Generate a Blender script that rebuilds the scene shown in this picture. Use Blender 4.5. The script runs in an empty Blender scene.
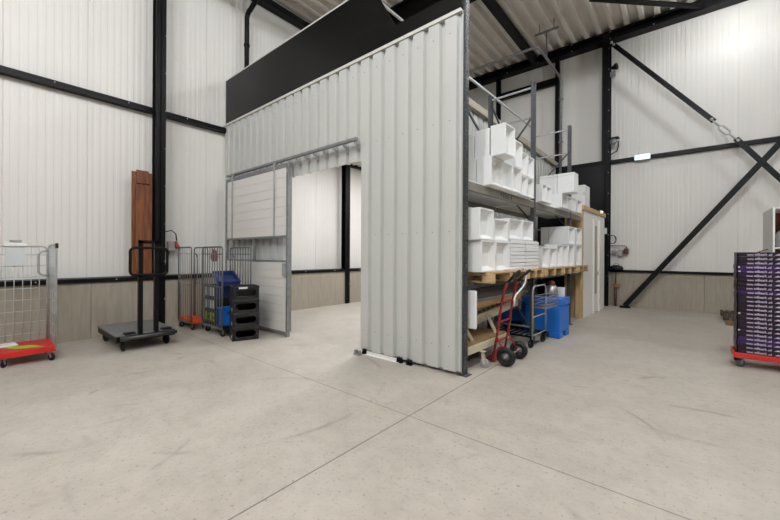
import bpy, bmesh, math, random
from mathutils import Vector, Matrix, Euler
random.seed(7)
S = bpy.context.scene
COL = S.collection
PI = math.pi

# ------------------------------------------------------------------ camera, light, exposure
cam_d = bpy.data.cameras.new('camera')
cam = bpy.data.objects.new('camera', cam_d); COL.objects.link(cam)
YAW, ROLL = math.radians(39.857), math.radians(0.295)
f = Vector((-math.sin(YAW), math.cos(YAW), 0)); r0 = Vector((math.cos(YAW), math.sin(YAW), 0)); u0 = Vector((0, 0, 1))
c_, s_ = math.cos(ROLL), math.sin(ROLL)
rt = c_*r0 + s_*u0; up = -s_*r0 + c_*u0
m = Matrix((( rt.x, up.x, -f.x, 0), (rt.y, up.y, -f.y, 0), (rt.z, up.z, -f.z, 1.5), (0, 0, 0, 1)))
cam.matrix_world = m
cam_d.sensor_fit = 'HORIZONTAL'; cam_d.sensor_width = 36
cam_d.lens = 353.1/780*36
cam_d.shift_x = -(390.2-390)/780
cam_d.shift_y = (254.95-260)/780
cam_d.clip_end = 200
S.camera = cam

world = bpy.data.worlds.new('world'); S.world = world; world.use_nodes = True
bg = world.node_tree.nodes['Background']; bg.inputs[0].default_value = (0.9, 0.95, 1, 1); bg.inputs[1].default_value = 0.008

def area(loc, sx, sy, power, col=(1, 0.975, 0.945), rot=(0, 0, 0)):
    d = bpy.data.lights.new('ceiling_light', 'AREA'); d.shape = 'RECTANGLE'; d.size = sx; d.size_y = sy
    d.energy = power; d.color = col
    o = bpy.data.objects.new('ceiling_light', d); COL.objects.link(o); o.location = loc; o.rotation_euler = rot
    return o
def tube_lamp(loc, power):
    """bare high-bay lamp: shines all round"""
    d = bpy.data.lights.new('ceiling_light', 'POINT'); d.shadow_soft_size = .12; d.energy = power; d.color = (.95, .98, 1)
    o = bpy.data.objects.new('ceiling_light', d); COL.objects.link(o); o.location = loc; return o
for y in (-7.5, -4.0, -0.2, 3.6, 7.4, 10.8):
    tube_lamp((1.1, y, 7.75), 850 if y < 10 else 290)
for y in (-6.5, -3.6, -0.9):
    tube_lamp((-2.2, y, 7.5), 640)
for y in (-4, 1.5, 7.0):
    tube_lamp((6.5, y, 7.75), 700)
for x, y in ((-6.2, 7.4), (-4.6, 6.0), (-6.0, 10.4)):
    area((x, y, 4.33), 0.3, 1.4, 215, (.97, .985, 1))
S.view_settings.view_transform = 'Standard'; S.view_settings.look = 'None'; S.view_settings.gamma = 1
S.view_settings.use_curve_mapping = False
S.view_settings.exposure = -1.2
S.cycles.use_denoising = True
S.cycles.max_bounces = 10; S.cycles.diffuse_bounces = 6
S.cycles.sample_clamp_indirect = 6

# ------------------------------------------------------------------ materials
def lin(c):
    return tuple((v/255/12.92 if v/255 <= .04045 else ((v/255+.055)/1.055)**2.4) for v in c) + (1,)
MATS = {}
def mat(name, rgb, rough=.5, metal=0, var=0, scale=8, bump=0, bscale=60, spec=.5, stretch=(1, 1, 1), dark=None, emit=0, detail=4):
    if name in MATS: return MATS[name]
    M = bpy.data.materials.new(name); M.use_nodes = True; MATS[name] = M
    nt = M.node_tree; N = nt.nodes; L = nt.links
    b = N['Principled BSDF']; c = lin(rgb)
    b.inputs['Base Color'].default_value = c; b.inputs['Roughness'].default_value = rough; b.inputs['Metallic'].default_value = metal
    b.inputs['Specular IOR Level'].default_value = spec
    tc = N.new('ShaderNodeTexCoord'); mp = N.new('ShaderNodeMapping'); L.new(tc.outputs['Object'], mp.inputs[0]); mp.inputs['Scale'].default_value = stretch
    if var:
        n = N.new('ShaderNodeTexNoise'); n.inputs['Scale'].default_value = scale; n.inputs['Detail'].default_value = detail; L.new(mp.outputs[0], n.inputs['Vector'])
        rp = N.new('ShaderNodeValToRGB'); rp.color_ramp.elements[0].position = .35; rp.color_ramp.elements[1].position = .65
        d = lin(dark) if dark else tuple(v*(1-var) for v in c[:3])+(1,)
        rp.color_ramp.elements[0].color = d; rp.color_ramp.elements[1].color = c
        L.new(n.outputs[0], rp.inputs[0]); L.new(rp.outputs[0], b.inputs['Base Color'])
    if bump:
        n2 = N.new('ShaderNodeTexNoise'); n2.inputs['Scale'].default_value = bscale; n2.inputs['Detail'].default_value = 3; L.new(mp.outputs[0], n2.inputs['Vector'])
        bp = N.new('ShaderNodeBump'); bp.inputs['Strength'].default_value = bump; bp.inputs['Distance'].default_value = .01
        L.new(n2.outputs[0], bp.inputs['Height']); L.new(bp.outputs[0], b.inputs['Normal'])
    if emit:
        b.inputs['Emission Color'].default_value = c; b.inputs['Emission Strength'].default_value = emit
    return M

panel = mat('white_panel', (226, 223, 219), .42, var=.03, scale=1.2, spec=.3)
sheet = mat('profiled_sheet', (197, 198, 195), .38, var=.03, scale=1.5)
blackst = mat('black_steel', (7, 7, 8), .45, spec=.2)
blackpl = mat('black_plywood', (9, 9, 9), .34, spec=.22, var=.25, scale=3, stretch=(1, 1, 8), bump=.05, bscale=30)
deck = mat('roof_deck', (228, 223, 215), .5, var=.06, scale=2)
galv = mat('galvanised_steel', (182, 185, 186), .42, metal=.35, var=.2, scale=12)
galvd = mat('dull_zinc', (138, 140, 141), .5, metal=.3, var=.2, scale=10)
plinthm = mat('plinth_concrete', (163, 154, 140), .85, var=.15, scale=2.6, stretch=(9, 9, .9), detail=9, bump=.2, bscale=40)
rackst = mat('rack_steel', (92, 95, 98), .42, metal=.3, var=.5, scale=45)
beamst = mat('rack_beam', (132, 128, 119), .5, var=.18, scale=5)
foam = mat('white_foam', (231, 232, 232), .75, spec=.3, bump=.06, bscale=120)
wood = mat('pallet_wood', (206, 178, 134), .75, var=.28, scale=6, stretch=(1, 1, 5), dark=(164, 132, 92))
woodl = mat('stud_wood', (206, 178, 134), .7, var=.25, scale=5, stretch=(6, 6, .8), dark=(176, 144, 100))
brown = mat('brown_board', (126, 72, 36), .5, var=.3, scale=4, stretch=(5, 5, .7), dark=(88, 46, 22))
red = mat('red_paint', (196, 28, 22), .4, var=.12, scale=5)
redd = mat('red_tube', (140, 30, 34), .42, var=.1, scale=6)
rubber = mat('black_rubber', (14, 14, 15), .7)
blackp = mat('black_plastic', (15, 15, 17), .45)
greyp = mat('grey_plastic', (150, 150, 148), .5)
wire = mat('zinc_wire', (190, 192, 192), .45, metal=.25)
ledge = mat('pale_edge', (206, 204, 198), .5)
ledged = mat('dusty_edge', (176, 168, 154), .6)
wired = mat('dark_wire', (112, 113, 113), .45, metal=.3)
bluep = mat('blue_plastic', (30, 108, 200), .42, var=.08, scale=4)
navy = mat('navy_plastic', (36, 52, 104), .45)
orange = mat('orange_plastic', (206, 74, 34), .45)
cream = mat('cream_paint', (206, 196, 172), .5, var=.08, scale=5)
white = mat('white_paint', (232, 231, 228), .45)
whitep = mat('white_plastic', (228, 228, 226), .5)
green = mat('lime_paper', (150, 180, 40), .6)
lime = mat('lime_label', (176, 190, 48), .6)
purple = mat('purple_plastic', (26, 12, 34), .38, var=.15, scale=5)
purple2 = mat('violet_plastic', (48, 20, 76), .38)
letter = mat('lilac_ink', (196, 182, 206), .6)
foil = mat('silver_foil', (190, 190, 192), .3, metal=.8, bump=.6, bscale=60)
deckgrey = mat('grey_deck_board', (112, 112, 112), .6, var=.12, scale=6)
clearp = mat('clear_sheet', (204, 208, 210), .3)
lampm = mat('lamp_glow', (214, 250, 255), .4, emit=3.0)
ink = mat('dark_ink', (70, 68, 66), .7)
copper = mat('rusty_pipe', (96, 60, 44), .6, var=.2)
redsock = mat('red_socket', (140, 24, 34), .4)

# floor: power-floated concrete with saw cuts, blotches and tyre scuffs (all fixed to the slab)
def floor_mat():
    M = bpy.data.materials.new('concrete_floor'); M.use_nodes = True
    nt = M.node_tree; N = nt.nodes; L = nt.links; b = N['Principled BSDF']
    b.inputs['Roughness'].default_value = .55; b.inputs['Specular IOR Level'].default_value = .35
    g = N.new('ShaderNodeNewGeometry')
    def noise(scale, det, rough=.6, st=(1, 1, 1)):
        mp = N.new('ShaderNodeMapping'); mp.inputs['Scale'].default_value = st; L.new(g.outputs['Position'], mp.inputs[0])
        n = N.new('ShaderNodeTexNoise'); n.inputs['Scale'].default_value = scale; n.inputs['Detail'].default_value = det; n.inputs['Roughness'].default_value = rough
        L.new(mp.outputs[0], n.inputs['Vector']); return n.outputs[0]
    def ramp(x, a, c0, e, c1):
        rp = N.new('ShaderNodeValToRGB'); rp.color_ramp.elements[0].position = a; rp.color_ramp.elements[1].position = e
        rp.color_ramp.elements[0].color = c0; rp.color_ramp.elements[1].color = c1; L.new(x, rp.inputs[0]); return rp.outputs[0]
    def mul(a, b_, fac=1):
        mx = N.new('ShaderNodeMix'); mx.data_type = 'RGBA'; mx.blend_type = 'MULTIPLY'; mx.inputs[0].default_value = fac
        L.new(a, mx.inputs[6]); L.new(b_, mx.inputs[7]); return mx.outputs[2]
    W = (1, 1, 1, 1)
    base = ramp(noise(.55, 6, .65), .3, lin((174, 166, 157)), .7, lin((187, 180, 171)))
    c = mul(base, ramp(noise(2.6, 8, .7), .3, (.85, .84, .83, 1), .6, W))
    c = mul(c, ramp(noise(9, 6, .7), .28, (.88, .87, .86, 1), .52, W))
    c = mul(c, ramp(noise(38, 3, .6), .29, (.62, .60, .58, 1), .40, W))
    def math_(op, a, b_=None, c2=None):
        n = N.new('ShaderNodeMath'); n.operation = op
        for i, v in enumerate((a, b_, c2)):
            if v is None: continue
            if isinstance(v, (int, float)): n.inputs[i].default_value = v
            else: L.new(v, n.inputs[i])
        return n.outputs[0]
    sep = N.new('ShaderNodeSeparateXYZ'); L.new(g.outputs['Position'], sep.inputs[0])
    X, Y = sep.outputs[0], sep.outputs[1]
    # tyre scuff arcs
    total = None
    nz = noise(1.7, 2); nz2 = noise(14, 3)
    for cx, cy, rad, w in ((-4.4, 1.0, .95, .018), (-3.6, .55, .8, .012), (-2.9, 1.6, 1.2, .012), (-.6, 2.0, .75, .012), (.3, 3.3, 1.3, .016),
                           (-1.0, 3.4, .9, .01), (-.2, 1.2, .6, .012), (-4.0, 2.2, 1.6, .014), (.9, 4.4, 1.6, .02), (-2.2, 1.2, .5, .01), (-1.4, 5.6, 1.2, .014),
                           (.4, 2.2, .5, .012), (-.1, 5.8, 2.0, .02), (-5.2, .9, 1.3, .02)):
        dx = math_('SUBTRACT', X, cx); dy = math_('SUBTRACT', Y, cy)
        d = math_('SQRT', math_('ADD', math_('MULTIPLY', dx, dx), math_('MULTIPLY', dy, dy)))
        a = math_('ABSOLUTE', math_('SUBTRACT', d, rad))
        v = math_('SUBTRACT', 1, math_('DIVIDE', a, w*2.6)); v = math_('MAXIMUM', v, 0)
        total = v if total is None else math_('MAXIMUM', total, v)
    msk = math_('MULTIPLY', math_('MAXIMUM', math_('MULTIPLY', math_('SUBTRACT', nz, .52), 5), 0), math_('MULTIPLY', nz2, 1.3))
    sc = math_('MINIMUM', math_('MULTIPLY', total, math_('MULTIPLY', msk, 1.1)), .45)
    mx = N.new('ShaderNodeMix'); mx.data_type = 'RGBA'; L.new(sc, mx.inputs[0]); L.new(c, mx.inputs[6]); mx.inputs[7].default_value = lin((120, 112, 106)); c = mx.outputs[2]
    # saw-cut joints
    j1 = math_('LESS_THAN', math_('ABSOLUTE', math_('SUBTRACT', Y, 2.645)), .006)
    j2 = math_('LESS_THAN', math_('ABSOLUTE', math_('SUBTRACT', X, -1.97)), .006)
    j1 = math_('MULTIPLY', j1, .75)
    j = math_('MAXIMUM', j1, j2)
    mx = N.new('ShaderNodeMix'); mx.data_type = 'RGBA'; L.new(math_('MULTIPLY', j, .75), mx.inputs[0]); L.new(c, mx.inputs[6]); mx.inputs[7].default_value = lin((86, 80, 74)); c = mx.outputs[2]
    L.new(c, b.inputs['Base Color'])
    L.new(ramp(noise(1.3, 5), .3, (.42,)*3+(1,), .7, (.62,)*3+(1,)), b.inputs['Roughness'])
    return M
floorm = floor_mat()

# ------------------------------------------------------------------ mesh helpers
class MB:
    def __init__(s): s.v = []; s.f = []; s.sm = []
    def add(s, vs, fs, smooth=False):
        o = len(s.v); s.v += [tuple(v) for v in vs]; s.f += [tuple(i+o for i in q) for q in fs]; s.sm += [smooth]*len(fs); return s
    def box(s, x0, x1, y0, y1, z0, z1, M=None):
        vs = [Vector((x, y, z)) for z in (z0, z1) for y in (y0, y1) for x in (x0, x1)]
        if M is not None: vs = [M @ v for v in vs]
        return s.add(vs, [(0, 2, 3, 1), (4, 5, 7, 6), (0, 1, 5, 4), (2, 6, 7, 3), (0, 4, 6, 2), (1, 3, 7, 5)])
    def prism(s, poly, axis, a, b):
        # poly: 2-D points (counter-clockwise), extruded along axis from a to b
        def P(p, t):
            return {'x': (t, p[0], p[1]), 'y': (p[0], t, p[1]), 'z': (p[0], p[1], t)}[axis]
        n = len(poly); vs = [P(p, a) for p in poly]+[P(p, b) for p in poly]
        fs = [tuple(range(n)), tuple(range(2*n-1, n-1, -1))]+[(i, i+n, (i+1) % n+n, (i+1) % n) for i in range(n)]
        return s.add(vs, fs)
    def bar(s, p, q, w, h, up=(0, 0, 1)):
        p, q = Vector(p), Vector(q); d = (q-p).normalized(); upv = Vector(up)
        if abs(d.dot(upv)) > .98: upv = Vector((1, 0, 0))
        sd = d.cross(upv).normalized(); u = sd.cross(d)
        vs = [e+sd*(a*w/2)+u*(b*h/2) for e in (p, q) for a, b in ((-1, -1), (1, -1), (1, 1), (-1, 1))]
        return s.add(vs, [(0, 1, 2, 3), (7, 6, 5, 4), (0, 4, 5, 1), (1, 5, 6, 2), (2, 6, 7, 3), (3, 7, 4, 0)])
    def tube(s, pts, r, n=8, closed=False, caps=True):
        pts = [Vector(p) for p in pts]; k = len(pts); rings = []; prev = None
        for i, p in enumerate(pts):
            a = pts[i-1] if (i > 0 or closed) else p; b = pts[(i+1) % k] if (i < k-1 or closed) else p
            d = (b-a).normalized()
            if prev is None:
                t = Vector((0, 0, 1)) if abs(d.z) < .9 else Vector((1, 0, 0)); nrm = d.cross(t).normalized()
            else:
                nrm = (prev-d*prev.dot(d)).normalized()
            prev = nrm; bn = d.cross(nrm)
            rings.append([p+(nrm*math.cos(2*PI*j/n)+bn*math.sin(2*PI*j/n))*r for j in range(n)])
        vs = [v for R in rings for v in R]; fs = []
        for i in range(k if closed else k-1):
            A, B = i*n, ((i+1) % k)*n
            fs += [(A+j, A+(j+1) % n, B+(j+1) % n, B+j) for j in range(n)]
        if caps and not closed: fs += [tuple(range(n-1, -1, -1)), tuple(range((k-1)*n, k*n))]
        return s.add(vs, fs, True)
    def cyl(s, p, q, r, n=16): return s.tube([p, q], r, n)
    def lathe(s, c, axis, prof, n=20):
        # prof: (radius, offset along axis)
        ax = Vector(axis).normalized(); t = Vector((0, 0, 1)) if abs(ax.z) < .9 else Vector((1, 0, 0)); e1 = ax.cross(t).normalized(); e2 = ax.cross(e1); c = Vector(c)
        vs = [c+ax*o+(e1*math.cos(2*PI*j/n)+e2*math.sin(2*PI*j/n))*r for r, o in prof for j in range(n)]; k = len(prof)
        fs = [(i*n+j, i*n+(j+1) % n, (i+1)*n+(j+1) % n, (i+1)*n+j) for i in range(k-1) for j in range(n)]
        fs += [tuple(range(n-1, -1, -1)), tuple(range((k-1)*n, k*n))]
        return s.add(vs, fs, True)
    def build(s, name, material, parent=None, loc=None, rz=0, bevel=0):
        me = bpy.data.meshes.new(name); me.from_pydata(s.v, [], s.f)
        for p, sm in zip(me.polygons, s.sm): p.use_smooth = sm
        bm = bmesh.new(); bm.from_mesh(me); bmesh.ops.recalc_face_normals(bm, faces=bm.faces); bm.to_mesh(me); bm.free()
        me.materials.append(material)
        o = bpy.data.objects.new(name, me); COL.objects.link(o)
        if parent: o.parent = parent
        if loc is not None: o.location = loc
        o.rotation_euler.z = rz
        if bevel:
            b = o.modifiers.new('bevel', 'BEVEL'); b.width = bevel; b.segments = 2; b.limit_method = 'ANGLE'; b.angle_limit = math.radians(40)
        return o
def arc(c, e1, e2, r, a0, a1, n=6):
    c, e1, e2 = Vector(c), Vector(e1), Vector(e2)
    return [c+(e1*math.cos(a0+(a1-a0)*i/n)+e2*math.sin(a0+(a1-a0)*i/n))*r for i in range(n+1)]
def rrect(o, ex, ey, w, h, r, n=4):
    # closed rounded rectangle path, corner o, along ex (w) and ey (h)
    o, ex, ey = Vector(o), Vector(ex), Vector(ey); P = []
    for cx, cy, a in ((w-r, r, -PI/2), (w-r, h-r, 0), (r, h-r, PI/2), (r, r, PI)):
        P += arc(o+ex*cx+ey*cy, ex, ey, r, a, a+PI/2, n)
    return P
def tag(o, label=None, cat=None, group=None, kind=None):
    if label: o['label'] = label
    if cat: o['category'] = cat
    if group: o['group'] = group
    if kind: o['kind'] = kind
    return o
def struct(o): o['kind'] = 'structure'; return o
def thing(name, label, cat, loc=(0, 0, 0), rz=0, group=None):
    o = bpy.data.objects.new(name, None); COL.objects.link(o); o.location = loc; o.rotation_euler.z = rz; o.empty_display_size = .1
    return tag(o, label, cat, group)
def copy_thing(o, loc=None, rz=None, label=None, group=None):
    c = o.copy(); COL.objects.link(c)
    if loc is not None: c.location = loc
    if rz is not None: c.rotation_euler.z = rz
    if label: c['label'] = label
    if group: c['group'] = group
    for ch in list(o.children):
        d = ch.copy(); COL.objects.link(d); d.parent = c
        for g in list(ch.children):
            e = g.copy(); COL.objects.link(e); e.parent = d
    return c
# the rack row stands slightly turned from the hall's grid
RA = math.radians(2.2); RO = Vector((-2.1, 4.0, 0)); DD = Vector((math.sin(RA), math.cos(RA), 0)); NN = Vector((math.cos(RA), -math.sin(RA), 0))
def rk(s, u, z=0): return RO+DD*s+NN*u+Vector((0, 0, z))     # local +X = aisle side (u), local +Y = along the row (s)

# ------------------------------------------------------------------ the setting
LX, BY, PX = -8.45, 12.68, -8.02
struct(MB().box(-8.5, 14, -12, 12.9, -.12, 0).build('floor', floorm))
def ribbed(axis, a0, a1, seam0, z0, z1, face, inward):
    """insulated wall panels: 1.05 m wide, shallow ribs every 10 cm, a groove at each joint; the profile is swept from z0 to z1"""
    pts = []; pitch = 1.05; k = math.floor((a0-seam0)/pitch)
    P = []
    while seam0+k*pitch < a1:
        b = seam0+k*pitch
        P += [(b, .016), (b+.008, .016), (b+.012, 0)]
        for i in range(1, 10):
            c = b+i*.105
            P += [(c-.026, 0), (c-.018, .0035), (c+.018, .0035), (c+.026, 0)]
        P += [(b+pitch-.004, 0)]
        k += 1
    P = [(a0, 0)]+[p for p in P if a0 < p[0] < a1]+[(a1, 0)]
    mb = MB(); n = len(P); vs = []
    for z in (z0, z1):
        for a, d in P:
            t = face-inward*d
            vs.append((t, a, z) if axis == 'y' else (a, t, z))
    back = face-inward*.12
    for z in (z0, z1):
        for a in (a0, a1): vs.append((back, a, z) if axis == 'y' else (a, back, z))
    fs = [(i, i+1, n+i+1, n+i) for i in range(n-1)]
    B = 2*n; fs += [(B+1, B, B+2, B+3), (0, n, B+2, B), (n-1, B+1, B+3, 2*n-1)]
    fs += [tuple([*range(n)][::-1])+(B, B+1), tuple(range(n, 2*n))+(B+3, B+2)]
    return mb.add(vs, fs)
struct(ribbed('y', -12, 12.8, .353, 1.04, 8.45, LX, 1).build('wall_left', panel))
struct(ribbed('x', -8.45, 14, -1.068, 1.06, 8.45, BY, -1).build('wall_back', panel))
struct(MB().box(14, 14.1, -12, 12.9, 0, 8.5).build('wall_right', mat('unseen_wall_dark', (96, 92, 86), .8)))  # out-of-view walls, darkened to cut bounce light in the hall
struct(MB().box(-8.5, 14, -12.1, -12, 0, 8.5).build('wall_front', MATS['unseen_wall_dark']))
# concrete plinths with vertical board joints
mb = MB()
y = -11.2
while y < 12.8:
    mb.box(-8.50, PX, y+.003, min(y+2.097, 12.8), 0, 1.0); y += 2.1
struct(mb.build('baseboard_left', plinthm))
mb = MB(); x = -8.0
while x < 14:
    mb.box(x+.003, min(x+2.097, 14), 12.6, 12.8, 0, 1.03); x += 2.1
struct(mb.build('baseboard_back', plinthm))
# roof deck: trapezoidal steel, ribs along the hall
mb = MB(); P = []; x = -8.4+.02
while x < 14:
    P += [(x, 8.27), (x+.10, 8.27), (x+.14, 8.42), (x+.31, 8.42)]; x += .35
n = len(P); vs = [(a, yy, z) for yy in (-12, 12.7) for a, z in P]; fs = [(i, i+1, n+i+1, n+i) for i in range(n-1)]
mb.add(vs, fs); mb.box(-8.5, 14.1, -12, 12.8, 8.45, 8.52)
struct(mb.build('ceiling', deck))
# steel frame: columns, girts, rafters
def hcol(x0, x1, y0, y1, z0, z1, web):
    b = MB(); t = .018
    if web == 'x': b.box(x0, x0+t, y0, y1, z0, z1).box(x1-t, x1, y0, y1, z0, z1).box(x0, x1, (y0+y1)/2-.008, (y0+y1)/2+.008, z0, z1)
    else: b.box(x0, x1, y0, y0+t, z0, z1).box(x0, x1, y1-t, y1, z0, z1).box((x0+x1)/2-.008, (x0+x1)/2+.008, y0, y1, z0, z1)
    return b
def bolts(pts, ax, r=.012, h=.012):
    b = MB()
    for p in pts: b.cyl(p, Vector(p)+Vector(ax)*h, r, 8)
    return b
boltm = mat('bolt_zinc', (190, 190, 188), .4, metal=.6)
for yc in (-2.7, 2.45, 7.52):
    o = struct(hcol(-8.18, -7.98, yc-.09, yc+.09, 0, 8.2, 'x').build('steel_column', blackst))
    bolts([(-7.98, yc+.085, z*.75+.6) for z in range(0, 10)], (1, 0, 0)).build('bolts', boltm, o)
o = struct(hcol(-1.95, -1.755, 12.3, 12.66, 0, 8.2, 'y').build('steel_column', blackst))
bolts([(-1.77, 12.3, .9+z*.62) for z in range(0, 12)], (0, -1, 0)).build('bolts', boltm, o)
struct(hcol(3.3, 3.5, 12.3, 12.66, 0, 8.2, 'y').build('steel_column', blackst))
struct(hcol(-5.38, -5.26, 12.5, 12.66, 4.6, 8.1, 'y').build('steel_column', blackst))
struct(MB().box(-3.34, -3.22, 12.52, 12.66, 0, 8.1).build('steel_column', blackst))
# girts
o = struct(MB().box(-8.44, -8.3, -12, 12.66, 4.36, 4.465).build('wall_girt', blackst))
bolts([(-8.3, 2.55+.5+i*1.05, 4.43) for i in range(-6, 3)], (1, 0, 0)).build('bolts', boltm, o)
o = struct(MB().box(-8.44, -7.99, -12, 12.6, .985, 1.06).build('wall_girt', blackst))
bolts([(-7.99, .353+.35+i*1.05, 1.03) for i in range(-7, 12)], (1, 0, 0)).build('bolts', boltm, o)
struct(MB().box(-1.755, 9, 12.55, 12.67, 4.32, 4.42).build('wall_girt', blackst))
struct(MB().box(-1.755, 9, 12.55, 12.67, 1.02, 1.09).build('wall_girt', blackst))
struct(MB().box(-5.26, -3.3, 12.55, 12.67, 7.22, 7.45).build('wall_girt', blackst))
struct(MB().box(-8.3, -1.95, 12.56, 12.67, 4.34, 4.44).build('wall_girt', blackst))
# black sheet closing the lower back wall beside the booth
struct(MB().box(-3.18, -1.95, 12.58, 12.66, 0, 4.34).build('wall_back_lining', blackpl))
# eave beams and rafters
b = MB().box(-8.3, 9, 12.35, 12.66, 8.0, 8.06).box(-8.3, 9, 12.35, 12.62, 8.2, 8.27).box(-8.3, 9, 12.45, 12.6, 8.06, 8.2)
o = struct(b.build('eave_beam', blackst))
bolts([(-7+i*1.05, 12.35, z) for i in range(0, 14) for z in (8.03, 8.235)], (0, -1, 0), .016).build('bolts', boltm, o)
struct(MB().box(-8.43, -8.2, -12, 12.4, 7.9, 8.06).build('eave_beam', blackst))
b = MB().box(-8.2, 9, 7.4, 7.66, 7.5, 7.54).box(-8.2, 9, 7.4, 7.66, 8.22, 8.27).box(-8.2, 9, 7.51, 7.55, 7.54, 8.22)
struct(b.build('roof_rafter', blackst))
struct(MB().box(-8.2, 9, 2.3, 2.6, 7.5, 8.27).build('roof_rafter', blackst))
struct(MB().box(-4.0, -3.88, 7.66, 12.35, 7.98, 8.27).build('roof_purlin', blackst))
struct(MB().bar((.34, 12.36, 8.06), (-1.9, 10.25, 8.12), .09, .09).box(.2, .5, 12.33, 12.36, 7.98, 8.27).build('roof_tie', blackst))
struct(MB().bar((-5.75, 5.4, 7.68), (-5.75, 7.42, 7.68), .05, .05).build('roof_tie', white))

# ------------------------------------------------------------------ the inner room: profiled sheet wall
PY = 3.90
def profiled(x0, x1, z0, z1, y=PY, phase=-2.115):
    """trapezoidal sheet: wide crowns forward, narrow valleys behind"""
    P = []; pit = .25
    k = math.floor((x0-phase)/pit)-1
    while phase+k*pit < x1+pit:
        b = phase+k*pit
        P += [(b+.0, 0), (b+.165, 0), (b+.183, .05), (b+.232, .05)]; k += 1
    Q = []
    P2 = [p for p in P if x0 < p[0] < x1]
    def at(x):
        for (a, d), (c, e) in zip(P, P[1:]):
            if a <= x <= c: return d+(e-d)*(x-a)/max(c-a, 1e-6)
        return 0
    P2 = [(x0, at(x0))]+P2+[(x1, at(x1))]; n = len(P2)
    vs = [(a, y+d, z) for z in (z0, z1) for a, d in P2]+[(a, y+d+.012, z) for z in (z0, z1) for a, d in P2]
    fs = []
    for i in range(n-1):
        fs += [(i, i+1, n+i+1, n+i), (2*n+i+1, 2*n+i, 3*n+i, 3*n+i+1), (i+1, i, 2*n+i, 2*n+i+1), (n+i, n+i+1, 3*n+i+1, 3*n+i)]
    fs += [(0, n, 3*n, 2*n), (n-1, 3*n-1, 4*n-1, 2*n-1)]
    return vs, fs
mb = MB()
for a in ((-8.42, -5.88, .02, 4.505), (-5.88, -3.845, 2.955, 4.505), (-3.845, -2.115, .045, 4.505)): mb.add(*profiled(*a))
o = struct(mb.build('wall_partition', sheet))
b = MB()
for k in range(-24, 0):
    for z in (.35, 1.8, 3.2, 4.3):
        x = -2.115+k*.25+.078
        if x < -3.845 and z < 3.1: continue
        b.cyl((x, PY-.006, z), (x, PY, z), .007, 6)
b.build('screws', galvd, o)
# steel studs and ceiling of the room, its rear wall behind the rack
struct(MB().box(-3.845, -3.78, 3.955, 4.05, 0, 4.5).box(-5.95, -5.885, 3.97, 4.05, 0, 4.5).box(-3.845, -2.2, 3.955, 4.0, .02, .06).build('trim_1', galvd))
struct(MB().box(-8.42, -2.135, 3.882, 4.0, 4.535, 4.555).box(-8.42, -2.135, 3.882, 3.892, 4.51, 4.535).build('trim_2', ledge))
mb = MB(); P = []; yv = 4.0
while yv < 12.5: P += [(yv, 4.42), (yv+.1, 4.42), (yv+.13, 4.47), (yv+.22, 4.47)]; yv += .25
n = len(P); mb.add([(x, a, z) for x in (-8.3, -3.3) for a, z in P], [(i, i+1, n+i+1, n+i) for i in range(n-1)]); mb.box(-8.3, -3.3, 4.0, 12.5, 4.49, 4.52)
struct(mb.build('ceiling_room', deck))
# rear wall (runs along the rack)
vs, fs = profiled(-12.5, -4.05, 0, 4.42, y=0, phase=-4.0)
mb = MB(); mb.add([(-3.3-yy, -xx, z) for xx, yy, z in vs], fs)
struct(mb.build('wall_room_rear', sheet))
struct(MB().box(-3.38, -3.22, 4.05, 12.5, 4.42, 4.56).build('trim_3', ledged))
# black plywood upstand above the sheet wall
YA, YB = 3.925, 3.945
b = MB().prism([(-8.38, 4.56), (-3.383, 4.56), (-3.383, 5.10), (-3.66, 5.6), (-8.38, 5.6)], 'y', YA, YB)
struct(b.build('wall_upstand', blackpl))
b = MB().prism([(-3.38, 4.575), (-2.13, 4.575), (-2.13, 4.80), (-3.21, 4.80), (-3.38, 5.095)], 'y', YA-.002, YB)
struct(b.build('wall_upstand', blackpl))
struct(MB().box(-8.38, -3.66, YA-.004, YB+.02, 5.6, 5.625).box(-8.42, -8.38, YA-.004, YB+.02, 4.575, 5.62).build('trim_4', ledge))

# sliding door
DY0, DY1 = 3.72, 3.775
door = struct(thing('door_1', None, None, (-6.75, 3.75, 0)))
def dl(b, *a, **k): return b
D = Vector((-6.75, 3.75, 0))
def dbox(b, x0, x1, z0, z1, y0=DY0, y1=DY1): return b.box(x0-D.x, x1-D.x, y0-D.y, y1-D.y, z0, z1)
b = MB()
dbox(b, -7.93, -7.88, .0, 3.17); dbox(b, -5.585, -5.53, .0, 3.17); dbox(b, -7.87, -5.60, 3.10, 3.17); dbox(b, -7.87, -5.60, .02, .08)
dbox(b, -7.87, -5.585, 1.81, 1.85); dbox(b, -7.87, -5.585, 1.36, 1.39); dbox(b, -6.74, -6.705, 1.39, 1.81)
b.build('door_frame', galvd, door, bevel=.003)
b = MB(); 
def planks(b, x0, x1, z0, z1, n):
    h = (z1-z0)/n
    for i in range(n): dbox(b, x0, x1, z0+i*h+.0022, z0+(i+1)*h-.0022, DY0+.012, DY0+.03)
    return b
planks(b, -7.87, -5.60, 1.85, 3.10, 7).build('upper_panel', panel, door)
dbox(dbox(MB(), -7.88, -5.59, 1.85, 3.10, DY0+.03, DY0+.04), -7.88, -5.59, .08, 1.37, DY0+.03, DY0+.04).build('panel_core', sheet, door)
planks(MB(), -7.87, -5.60, .08, 1.37, 8).build('lower_panel', panel, door)
for xx in (-7.62, -5.97):
    b = MB(); dbox(b, xx-.02, xx+.02, 1.84, 3.22, DY0-.012, DY0); b.build('hanger_strap', galv, door)
    b = MB(); dbox(b, xx-.035, xx+.035, 3.14, 3.25, 3.71, 3.76); b.build('trolley', galvd, door, bevel=.005)
b = MB(); dbox(b, -5.66, -5.58, 1.10, 1.34, DY0-.035, DY0); b.build('door_handle', galv, door, bevel=.006)
rail = struct(thing('trim_5', None, None, (-5.9, 3.80, 3.235)))
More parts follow.
